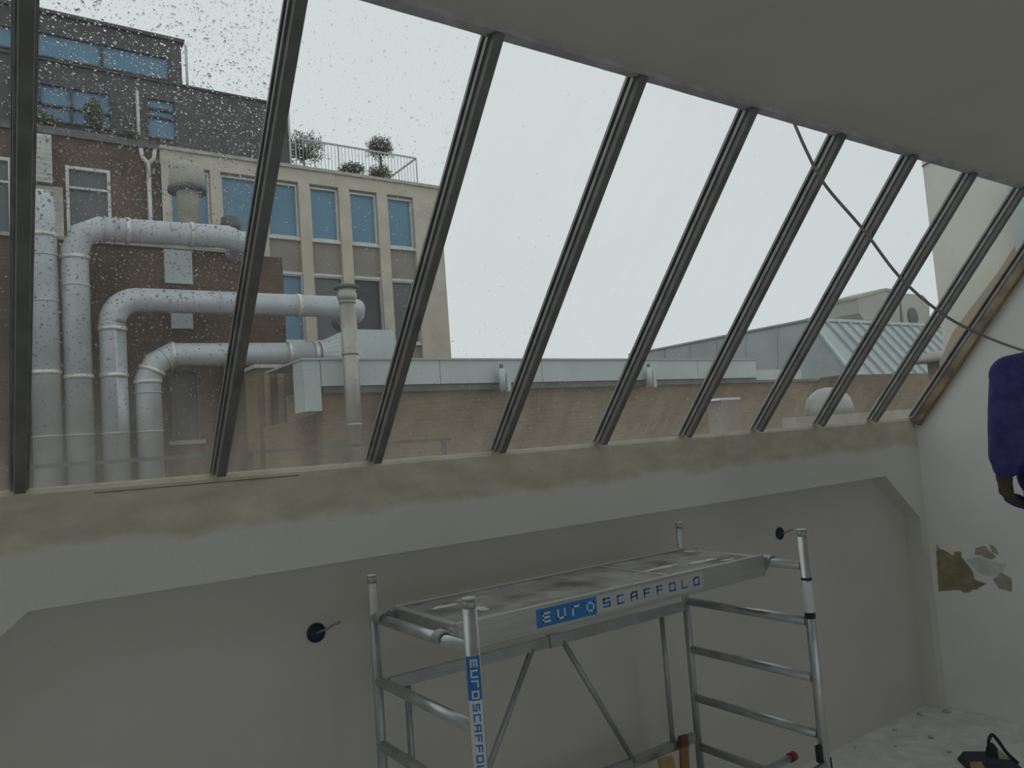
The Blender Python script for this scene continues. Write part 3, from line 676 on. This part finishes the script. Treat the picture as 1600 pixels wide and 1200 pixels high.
duct('grey duct, third from left, with long upper horizontal run', [(2.05, 12, ROOF), (2.05, 12, 4.85)]+arc((2.5, 12, 4.85), .45, PI, PI/2, 6, (1, 0, 0), (0, 0, 1))+[(6.5, 12, 5.33), (6.75, 12.12, 5.32), (6.85, 12.4, 5.28), (6.85, 13.2, 5.22)],
     bands=[((2.05, 12, 4.75), Z), ((5.45, 12, 5.32), Xv), ((2.05, 12, 3.92), Z)], mit=[((2.05, 12, 2.9), Z), ((3.9, 12, 5.31), Xv)])
d4 = duct('shortest grey duct with mitred elbow and lower horizontal run into a box', [(2.60, 12, ROOF), (2.60, 12, 3.85), (2.74, 12, 4.14), (3.02, 12, 4.30), (5.87, 12, 4.34)],
     bands=[((2.6, 12, 3.8), Z), ((3.02, 12, 4.3), Xv), ((5.2, 12, 4.335), Xv), ((5.75, 12, 4.34), Xv), ((2.67, 12, 4.0), (.45, 0, 1))], mit=[((2.6, 12, 3.6), Z), ((2.6, 12, 2.9), Z), ((3.02, 12, 4.3), Xv), ((2.9, 12, 4.22), (1, 0, .6))])
tv = MB(); n = 24; vs = []
for j in range(n):
    a = 2*PI*j/n; vs.append((5.84, 12+.235*math.cos(a), 4.34+.235*math.sin(a)))
for j in range(n):
    a = 2*PI*j/n; c_, s_ = math.cos(a), math.sin(a); q = max(abs(c_), abs(s_)); vs.append((6.35, 12+.36*c_/q, 4.44+.36*s_/q))
tv.add(vs, [(j, (j+1) % n, n+(j+1) % n, n+j) for j in range(n)]); tv.box(6.35, 7.38, 11.64, 12.36, 4.08, 4.80); tv.build('transition_box', 'zinc', d4)
for x_ in (5.5, 6.9): MB().box(x_-.03, x_+.03, 11.95, 12.05, ROOF, 4.12).build('duct_support', 'gutter', d4)

cv = empty('roof_cowl', (3.87, 14, 6.63), 'big pale mushroom cowl on a thick stem above the annex', 'vent')
MB().lathe((3.87, 14, 0), [(.23, 6.63), (.23, 8.15), (.30, 8.2)], 20).build('cowl_stem', 'stone', cv)
MB().lathe((3.87, 14, 0), [(.26, 8.15), (.37, 8.22), (.37, 8.50), (.33, 8.66), (.18, 8.76), (.03, 8.78)], 20).build('cowl_head', 'stone', cv)
MB().lathe((3.87, 14, 0), [(.40, 8.10), (.40, 8.2), (.3, 8.22)], 20).build('cowl_skirt', 'gutter', cv)
sv = empty('small_cowl', (4.75, 14, 6.63), 'small dark capped vent beside the rafter above the annex', 'vent')
MB().lathe((4.75, 14, 0), [(.16, 6.64), (.16, 7.4)], 14).build('vent_stem', 'duct', sv)
MB().lathe((4.75, 14, 0), [(.21, 7.38), (.22, 7.44), (.21, 7.62), (.05, 7.7)], 14).build('vent_cap', 'gutter', sv)

# --- slim stainless flue
fx = 4.63
fu = empty('stainless_flue', (fx, 8, ROOF), 'slim upright stainless flue pipe with flanged cap', 'flue')
MB().lathe((fx, 7.6, 0), [(.118, ROOF), (.118, 4.52)], 18).build('flue_pipe', 'flue', fu)
for z_ in (2.66, 3.72, 4.50): MB().lathe((fx, 7.6, 0), [(.125, z_-.02), (.13, z_), (.125, z_+.02)], 18).build('flue_joint', 'flue', fu)
MB().lathe((fx, 7.6, 0), [(.11, 4.5), (.14, 4.54), (.15, 4.62), (.13, 4.66), (.15, 4.70), (.11, 4.72)], 18).build('flue_collar', 'flue', fu)
MB().lathe((fx, 7.6, 0), [(.19, 4.70), (.195, 4.73), (.17, 4.75), (.03, 4.79)], 18).build('flue_cap', 'gutter', fu)
# --- brick chimney block with pipes
ch = empty('brick_chimney', (4.3, 10, ROOF), 'square brick chimney stack with pale coping behind the flue', 'chimney')
MB().box(3.95, 4.62, 10, 10.7, ROOF, 3.80).build('chimney_stack', 'brick_warm', ch)
MB().box(3.90, 4.47, 9.94, 10.75, 3.80, 3.86).build('chimney_coping', 'stone', ch)
for x_, r_2 in ((4.10, .05), (4.33, .06), (4.60, .07)): MB().tube([(x_, 9.93, ROOF), (x_, 9.93, 3.72)], r_2, 10).build('rain_pipe', 'brick_warm', ch)
# --- parapet building with zinc fascia
pb = empty('parapet_building', (9, 8, ROOF), 'long low brick building with pale zinc fascia across the view', 'building')
MB().box(4.3, 24, 8, 9.6, ROOF, 3.16).build('parapet_wall', 'brick_warm', pb)
MB().box(4.3, 14.45, 7.9, 9.6, 3.16, 3.27).build('gutter', 'gutter', pb)
xs = [3.99, 4.26, 6.3, 8.4, 10.5, 12.5, 14.43]
for a, b in zip(xs[:-1], xs[1:]):
    if a < 4: MB().box(a, b-.012, 7.86, 8.3, 2.90, 3.66).build('fascia_panel', 'zinc', pb)
    else: MB().box(a, b-.012, 7.86, 8.3, 3.27, 3.66).build('fascia_panel', 'zinc', pb)
MB().box(3.97, 14.45, 7.83, 9.6, 3.66, 3.69).build('fascia_cap', 'zincroof', pb)
MB().box(14.45, 16.2, 7.95, 9.6, 3.16, 3.45).build('fascia_panel', 'zinc', pb)
MB().box(14.45, 24, 7.94, 9.7, 3.16, 3.22).build('wall_coping', 'gutter', pb)
for x_ in (7.42, 10.92):
    MB().tube([(x_, 7.72, 3.13), (x_, 7.72, 3.50)], .06, 10).box(x_+.07, x_+.15, 7.68, 7.9, 3.1, 3.42).build('outlet_pipe', 'zinc', pb)
    MB().tube([(x_, 7.72, 3.50), (x_, 7.72, 3.57)], .035, 8).build('outlet_tip', 'gutter', pb)
MB().prism([(3.6, ROOF), (4.9, ROOF), (4.9, 3.0), (4.75, 2.98), (3.6, 2.72)], 'y', 8.31, 8.6).build('side_gable', 'brick_warm', pb)
# --- zinc mansard roof
zr = empty('zinc_roof', (30, 14, ROOF), 'grey zinc mansard roof with standing seams at right', 'roof')
A = Vector((21.36, 11, 5.33)); h_ = 2.5; b_, a_ = .75, .15
B = A+Vector((-a_, -b_, -1))*h_; XE = 44; YE = 19.1
body = MB().add([A, (XE, 11, 5.33), (XE, B.y, B.z), B, (A.x, YE, 5.33), (B.x, YE+1, B.z), (XE, YE, 5.33), (XE, YE+1, B.z)],
                [(0, 1, 2, 3), (0, 3, 5, 4), (0, 4, 6, 1), (4, 5, 7, 6), (1, 6, 7, 2), (3, 2, 7, 5)]).build('roof_body', 'zincroof', zr)
MB().box(B.x+.1, XE, B.y+.1, YE+.8, ROOF, B.z).build('roof_base_wall', 'brick_warm', zr)
MB().bar((A.x-.05, 11, 5.35), (XE, 11, 5.35), .16, .10).build('ridge_cap', 'zinc', zr)
MB().bar(A+Vector((0, 0, .03)), B+Vector((0, 0, .03)), .14, .08).build('hip_cap', 'zinc', zr)
MB().bar((A.x, 11, 5.35), (A.x, YE, 5.35), .12, .06).build('edge_cap', 'zincroof', zr)
sm_ = MB().bar((0, 0, 0), Vector((0, -b_, -1))*h_, .05, .10, (0, -.8, .6)).mesh('standing_seam'); sm_.materials.append(M['zincroof'])
for i in range(22):
    o = bpy.data.objects.new('standing_seam', sm_); COL.objects.link(o); o.parent = zr; o.location = Vector((A.x+.75+i*.62, 11-.02, 5.35))-zr.location
for i in range(6):
    y_ = 12.2+i*1.25; MB().bar((A.x-.01, y_, 5.32), Vector((A.x-.01, y_, 5.32))+Vector((-a_, 0, -1))*h_, .04, .05, (-1, 0, 0)).build('standing_seam', 'zincroof', zr)
# --- pale roof unit
un = empty('roof_plant_unit', (26.5, 11.8, 5.3), 'pale boxy plant unit with sloped lid standing on the zinc roof', 'roof unit')
MB().prism([(24.85, 5.75), (25.1, 5.52), (27.4, 5.50), (27.55, 6.58), (26.6, 6.62), (24.85, 6.26)], 'y', 11.4, 12.6).build('unit_body', 'unit', un)
MB().prism([(24.8, 6.24), (26.6, 6.61), (27.6, 6.57), (27.6, 6.66), (26.6, 6.70), (24.8, 6.33)], 'y', 11.35, 12.65).build('unit_lid', 'stone', un)
MB().box(25.3, 27.2, 11.6, 12.4, 5.3, 5.52).build('unit_foot', 'gutter', un)
u2 = empty('roof_plant_unit', (28.7, 11.8, 5.3), 'pale round shouldered plant unit right of the boxy one on the zinc roof', 'roof unit')
MB().prism([(27.75, 5.4), (29.6, 5.4), (29.75, 6.35), (29.35, 6.60), (28.2, 6.60), (27.75, 6.45)], 'y', 11.45, 12.5).build('unit_body', 'unit', u2)
MB().tube([(28.4, 11.44, 5.75), (28.4, 11.40, 5.75)], .33, 18).build('fan_grille', 'gutter', u2)
# --- things on the near flat roof
vb = empty('roof_vent_box', (6.9, 2.5, ROOF), 'small grey vent box with bright white lid outside the middle panes', 'vent')
MB().box(6.74, 7.02, 2.5, 2.7, ROOF, 2.515).build('vent_box', 'spandrel', vb)
MB().prism([(6.70, 2.515), (7.06, 2.515), (7.04, 2.54), (6.72, 2.54)], 'y', 2.49, 2.72).build('vent_lid', 'white', vb)
dm = empty('skylight_dome', (9.05, 2.6, ROOF), 'milky skylight dome outside the right panes', 'skylight')
MB().box(8.75, 9.35, 2.4, 3.0, ROOF, 2.28).build('dome_kerb', 'gutter', dm)
dmm = MB(); n = 20
dmm.lathe((9.05, 2.7, 2.28), [(.30, 0), (.295, .10), (.265, .20), (.20, .28), (.11, .335), (.02, .35)], n); dmm.build('dome_shell', 'dome', dm)
rp = empty('roof_pipe_cap', (11.6, 2.5, ROOF), 'pale flat capped roof vent beside the rake timber', 'vent')
MB().lathe((11.62, 2.5, 0), [(.17, ROOF), (.17, 2.95)], 14).build('vent_stem', 'brick_warm', rp)
MB().lathe((11.62, 2.5, 0), [(.34, 2.94), (.36, 2.97), (.34, 3.02), (.12, 3.09)], 16).build('vent_cap', 'stone', rp)
lw = MB().box(6.2, 14, 1.2, 1.35, ROOF, 2.262).build('kerb_wall', 'stone'); tag(lw, 'low pale kerb outside the lower right panes', 'kerb')
bw = MB().box(10.6, 14.5, 3.4, 3.8, ROOF, 2.86).build('brick_upstand', 'brick_warm'); tag(bw, 'short brown brick upstand outside the last panes', 'wall')
# --- party wall beyond the end wall
pw = empty('party_wall', (7.3, -2, ROOF), 'tall pale rendered party wall outside the right end of the glazing', 'wall')
MB().box(6.6, 8.0, -6, .015, ROOF, 7.5).build('rendered_wall', 'party', pw)
MB().prism([(.05, 2.62), (-.09, 2.86), (-.47, 3.26), (-.70, 3.55), (-1.4, 4.4), (-1.4, 4.2), (-.70, 3.36), (-.47, 3.08), (-.09, 2.66), (.05, 2.45)], 'x', 6.57, 6.60).build('mortar_fillet', 'tanrender', pw)
MB().box(6.45, 6.6, -1.9, -.66, 2.5, 3.95).build('zinc_cheek', 'zinc', pw)
MB().tube([(6.59, .015, 4.28), (6.59, -.06, 4.30), (6.59, -.16, 4.42), (6.59, -.3, 4.5)], .006, 6).build('wall_wire', 'gutter', pw)

# ================================================================== PERSON ON A STEP LADDER
PXc, PYc, PZ0 = 4.108, -1.639, .991
RZ = math.radians(-35)
person = empty('person', (PXc, PYc, PZ0), 'person in blue violet work jacket and dark gloves at the right edge', 'person')
person.rotation_euler = (0, 0, RZ)
def capsule(bm, a, b, ra, rb, sq=(1, 1, 1), n=14):
    """tapered capsule, optionally squashed about its middle along x, y, z"""
    a, b = Vector(a), Vector(b); d = b-a; L_ = d.length; c = (a+b)/2
    q = d.to_track_quat('Z', 'Y') if L_ > 1e-6 else None
    prof = [(ra*math.cos(t), -L_/2+ra*math.sin(t)) for t in [-PI/2+PI/2*k_/5 for k_ in range(6)]] + [(rb*math.cos(t), L_/2+rb*math.sin(t)) for t in [PI/2*k_/5 for k_ in range(6)]]
    rows = []
    for r, z in prof:
        row = []
        for k_ in range(n):
            v = Vector((max(r, 1e-4)*math.cos(2*PI*k_/n), max(r, 1e-4)*math.sin(2*PI*k_/n), z))
            if q: v = q @ v
            row.append(bm.verts.new((c.x+v.x*sq[0], c.y+v.y*sq[1], c.z+v.z*sq[2])))
        rows.append(row)
    for p, r in zip(rows[:-1], rows[1:]):
        for k_ in range(n): bm.faces.new((p[k_], p[(k_+1) % n], r[(k_+1) % n], r[k_]))
    bm.faces.new(rows[0][::-1]); bm.faces.new(rows[-1])
def blob(name, caps, vox, m, parent, smooth=5):
    """one continuous surface grown over tapered capsules"""
    bm = bmesh.new()
    for cpx in caps: capsule(bm, *cpx)
    me = bpy.data.meshes.new(name); bm.to_mesh(me); bm.free()
    o = bpy.data.objects.new(name, me); COL.objects.link(o)
    r = o.modifiers.new('remesh', 'REMESH'); r.mode = 'VOXEL'; r.voxel_size = vox; r.use_smooth_shade = True
    sm2 = o.modifiers.new('smooth', 'SMOOTH'); sm2.factor = .5; sm2.iterations = smooth
    bpy.context.view_layer.update()
    nm = bpy.data.meshes.new_from_object(o.evaluated_get(bpy.context.evaluated_depsgraph_get()))
    o.modifiers.clear(); o.data = nm; nm.name = name; nm.materials.clear(); nm.materials.append(M[m])
    for p in nm.polygons: p.use_smooth = True
    o.parent = parent
    return o
# local axes: x right, y forward, z up; left arm hangs, right arm reaches forward
HX, HY, HZ = .075, .03, 1.635                 # head centre
LS, LE, LW = (-.18, -.01, 1.37), (-.243, -.035, 1.12), (-.243, .02, .925)
RS, RE, RW = (.225, -.01, 1.375), (.275, .02, 1.12), (.27, .22, 1.02)
face = [((HX, HY-.01, HZ+.02), (HX, HY+.01, HZ-.005), .095, .085, (.88, 1.06, 1.1)), ((HX, HY+.02, HZ-.05), (HX, HY+.045, HZ-.085), .062, .045),
        ((HX, HY+.092, HZ+.005), (HX, HY+.108, HZ-.028), .011, .015),
        ((HX-.08, HY-.005, HZ-.02), (HX-.083, HY-.012, HZ+.02), .012, .016), ((HX+.08, HY-.005, HZ-.02), (HX+.083, HY-.012, HZ+.02), .012, .016),
        ((HX-.022, HY+.088, HZ-.062), (HX+.022, HY+.088, HZ-.062), .008, .008)]
body = blob('body', face + [((.05, 0, 1.40), (HX-.005, .02, 1.58), .068, .058),
    ((-.06, 0, 1.36), (.14, 0, 1.36), .09, .09), ((-.03, 0, 1.2), (.11, 0, 1.2), .11, .11), ((-.02, 0, .98), (.08, 0, .98), .11, .11),
    (LS, LE, .06, .045), (LE, LW, .045, .03), (RS, RE, .06, .045), (RE, RW, .045, .03),
    ((-.06, 0, .92), (-.10, .02, .50), .09, .06), ((-.10, .02, .50), (-.10, 0, .10), .058, .042), ((-.10, -.01, .06), (-.10, .12, .045), .042, .036),
    ((.12, 0, .92), (.13, .02, .50), .09, .06), ((.13, .02, .50), (.13, 0, .10), .058, .042), ((.13, -.01, .06), (.13, .12, .045), .042, .036)], .011, 'skin', person, 4)
blob('jacket', [((-.05, -.005, 1.345), (.145, -.005, 1.345), .118, .118), ((-.05, 0, 1.18), (.125, 0, 1.18), .138, .138), ((-.045, 0, 1.0), (.105, 0, 1.0), .140, .140), ((-.045, 0, .90), (.105, 0, .90), .142, .142),
    ((.045, -.005, 1.40), (.06, .0, 1.49), .10, .068), ((.0, -.01, 1.40), LS, .09, .095), ((.1, -.01, 1.40), RS, .09, .095),
    (LS, (-.215, -.03, 1.25), .092, .090), ((-.215, -.03, 1.25), LE, .090, .084), (LE, (-.245, 0, 1.0), .084, .074), ((-.245, 0, 1.0), (-.245, .015, .95), .074, .056),
    (RS, (.255, .0, 1.25), .092, .088), ((.255, 0, 1.25), RE, .088, .08), (RE, (.272, .15, 1.055), .08, .06), ((.272, .15, 1.055), (.271, .19, 1.035), .06, .052),
    ((-.285, -.06, 1.10), (-.17, -.10, 1.13), .03, .03), ((-.29, -.03, 1.17), (-.24, -.1, 1.19), .026, .026)], .010, 'jacket', person, 3)
blob('trousers', [((-.03, 0, .90), (.09, 0, .90), .125, .125), ((-.055, 0, .86), (-.10, .02, .50), .112, .082), ((-.10, .02, .50), (-.10, -.005, .12), .082, .072),
    ((.115, 0, .86), (.13, .02, .50), .112, .082), ((.13, .02, .50), (.13, -.005, .12), .082, .072)], .012, 'trouser', person, 3)
for bx_ in (-.10, .13):
    blob('boot', [((bx_, -.03, .055), (bx_, -.02, .15), .052, .056), ((bx_, -.03, .048), (bx_, .07, .052), .05, .052), ((bx_, .07, .048), (bx_, .15, .042), .05, .042)], .009, 'black', person, 3)
blob('hair', [((HX, HY-.025, HZ+.045), (HX, HY-.005, HZ+.05), .096, .092, (.92, 1.02, 1.02)), ((HX-.05, HY-.05, HZ-.02), (HX+.05, HY-.05, HZ-.02), .045, .045), ((HX, HY-.065, HZ-.06), (HX, HY-.06, HZ), .04, .05)], .009, 'hair', person, 4)
for s_ in (-1, 1):
    blob('eye', [((HX+s_*.032, HY+.083, HZ+.008), (HX+s_*.034, HY+.083, HZ+.008), .0105, .0105)], .003, 'black', person, 1)
def hand(w, d, side, curl, parent):
    """gloved hand: palm, four unequal bent fingers and a thumb leaving the side of the palm"""
    w = Vector(w); d = Vector(d).normalized(); lat = Vector((0, 1, 0)); lat = (lat-d*lat.dot(d)).normalized(); nr = d.cross(lat)*side
    cs = [(w-d*.02, w+d*.02, .034, .034)]
    for off in (-.026, -.009, .009, .026): cs.append((w+d*.02+lat*off*.7, w+d*.09+lat*off, .020, .017))
    for off, ln in ((.031, .074), (.011, .084), (-.010, .078), (-.030, .060)):
        a = w+d*.092+lat*off; b = a+d*ln*.42+nr*curl*.012; c = b+d*ln*.30+nr*curl*.026; e = c+d*ln*.10+nr*curl*.028
        cs += [(a, b, .0112, .0105), (b, c, .0105, .0098), (c, e, .0098, .0085)]
    a = w+d*.03+lat*.028; b = a+d*.032+lat*.022+nr*.012; c = b+d*.032+lat*.004+nr*.014
    cs += [(a, b, .017, .0135), (b, c, .0135, .0105)]
    return blob('gloved_hand', cs, .0042, 'glove', parent, 2)
hand((-.25, .028, .91), (.16, .22, -1), 1, 1.3, person)
hand((.27, .235, 1.01), (0, .8, -.4), -1, 1.3, person)
rag = blob('cleaning_rag', [((-.21, .07, .80), (-.175, .075, .785), .026, .032), ((-.175, .075, .785), (-.145, .06, .765), .032, .026), ((-.145, .06, .765), (-.13, .05, .735), .026, .012)], .008, 'jacket', None, 2)
rag.location = person.location; rag.rotation_euler = person.rotation_euler
tag(rag, 'crumpled blue violet cloth held in the gloved hand at right edge', 'cloth')
# step ladder under the feet
ld = empty('step_ladder', (PXc, PYc, 0), 'aluminium step ladder carrying the person in the blue jacket', 'ladder')
ld.rotation_euler = (0, 0, RZ)
def lpart(mb, name, m):
    o = bpy.data.objects.new(name, mb.mesh(name)); COL.objects.link(o); o.data.materials.append(M[m]); o.parent = ld; return o
lpart(MB().box(-.13, .26, -.14, .24, .95, .985), 'top_platform', 'alu_dull')
for x_ in (-.02, .24):
    lpart(MB().bar((x_, -.10, .93), (x_, -.50, 0), .03, .06, (0, 1, 0)), 'front_rail', 'alu')
    lpart(MB().bar((x_, .20, .93), (x_, .50, 0), .03, .04, (0, 1, 0)), 'rear_leg', 'alu')
for z_ in (.23, .46, .69):
    y_ = -.10-.4*(.93-z_)/.93; lpart(MB().box(-.02, .24, y_-.05, y_+.05, z_-.015, z_+.012), 'step', 'alu_dull')
lpart(MB().bar((-.02, .36, .42), (.24, .36, .42), .02, .03), 'rear_brace', 'alu')
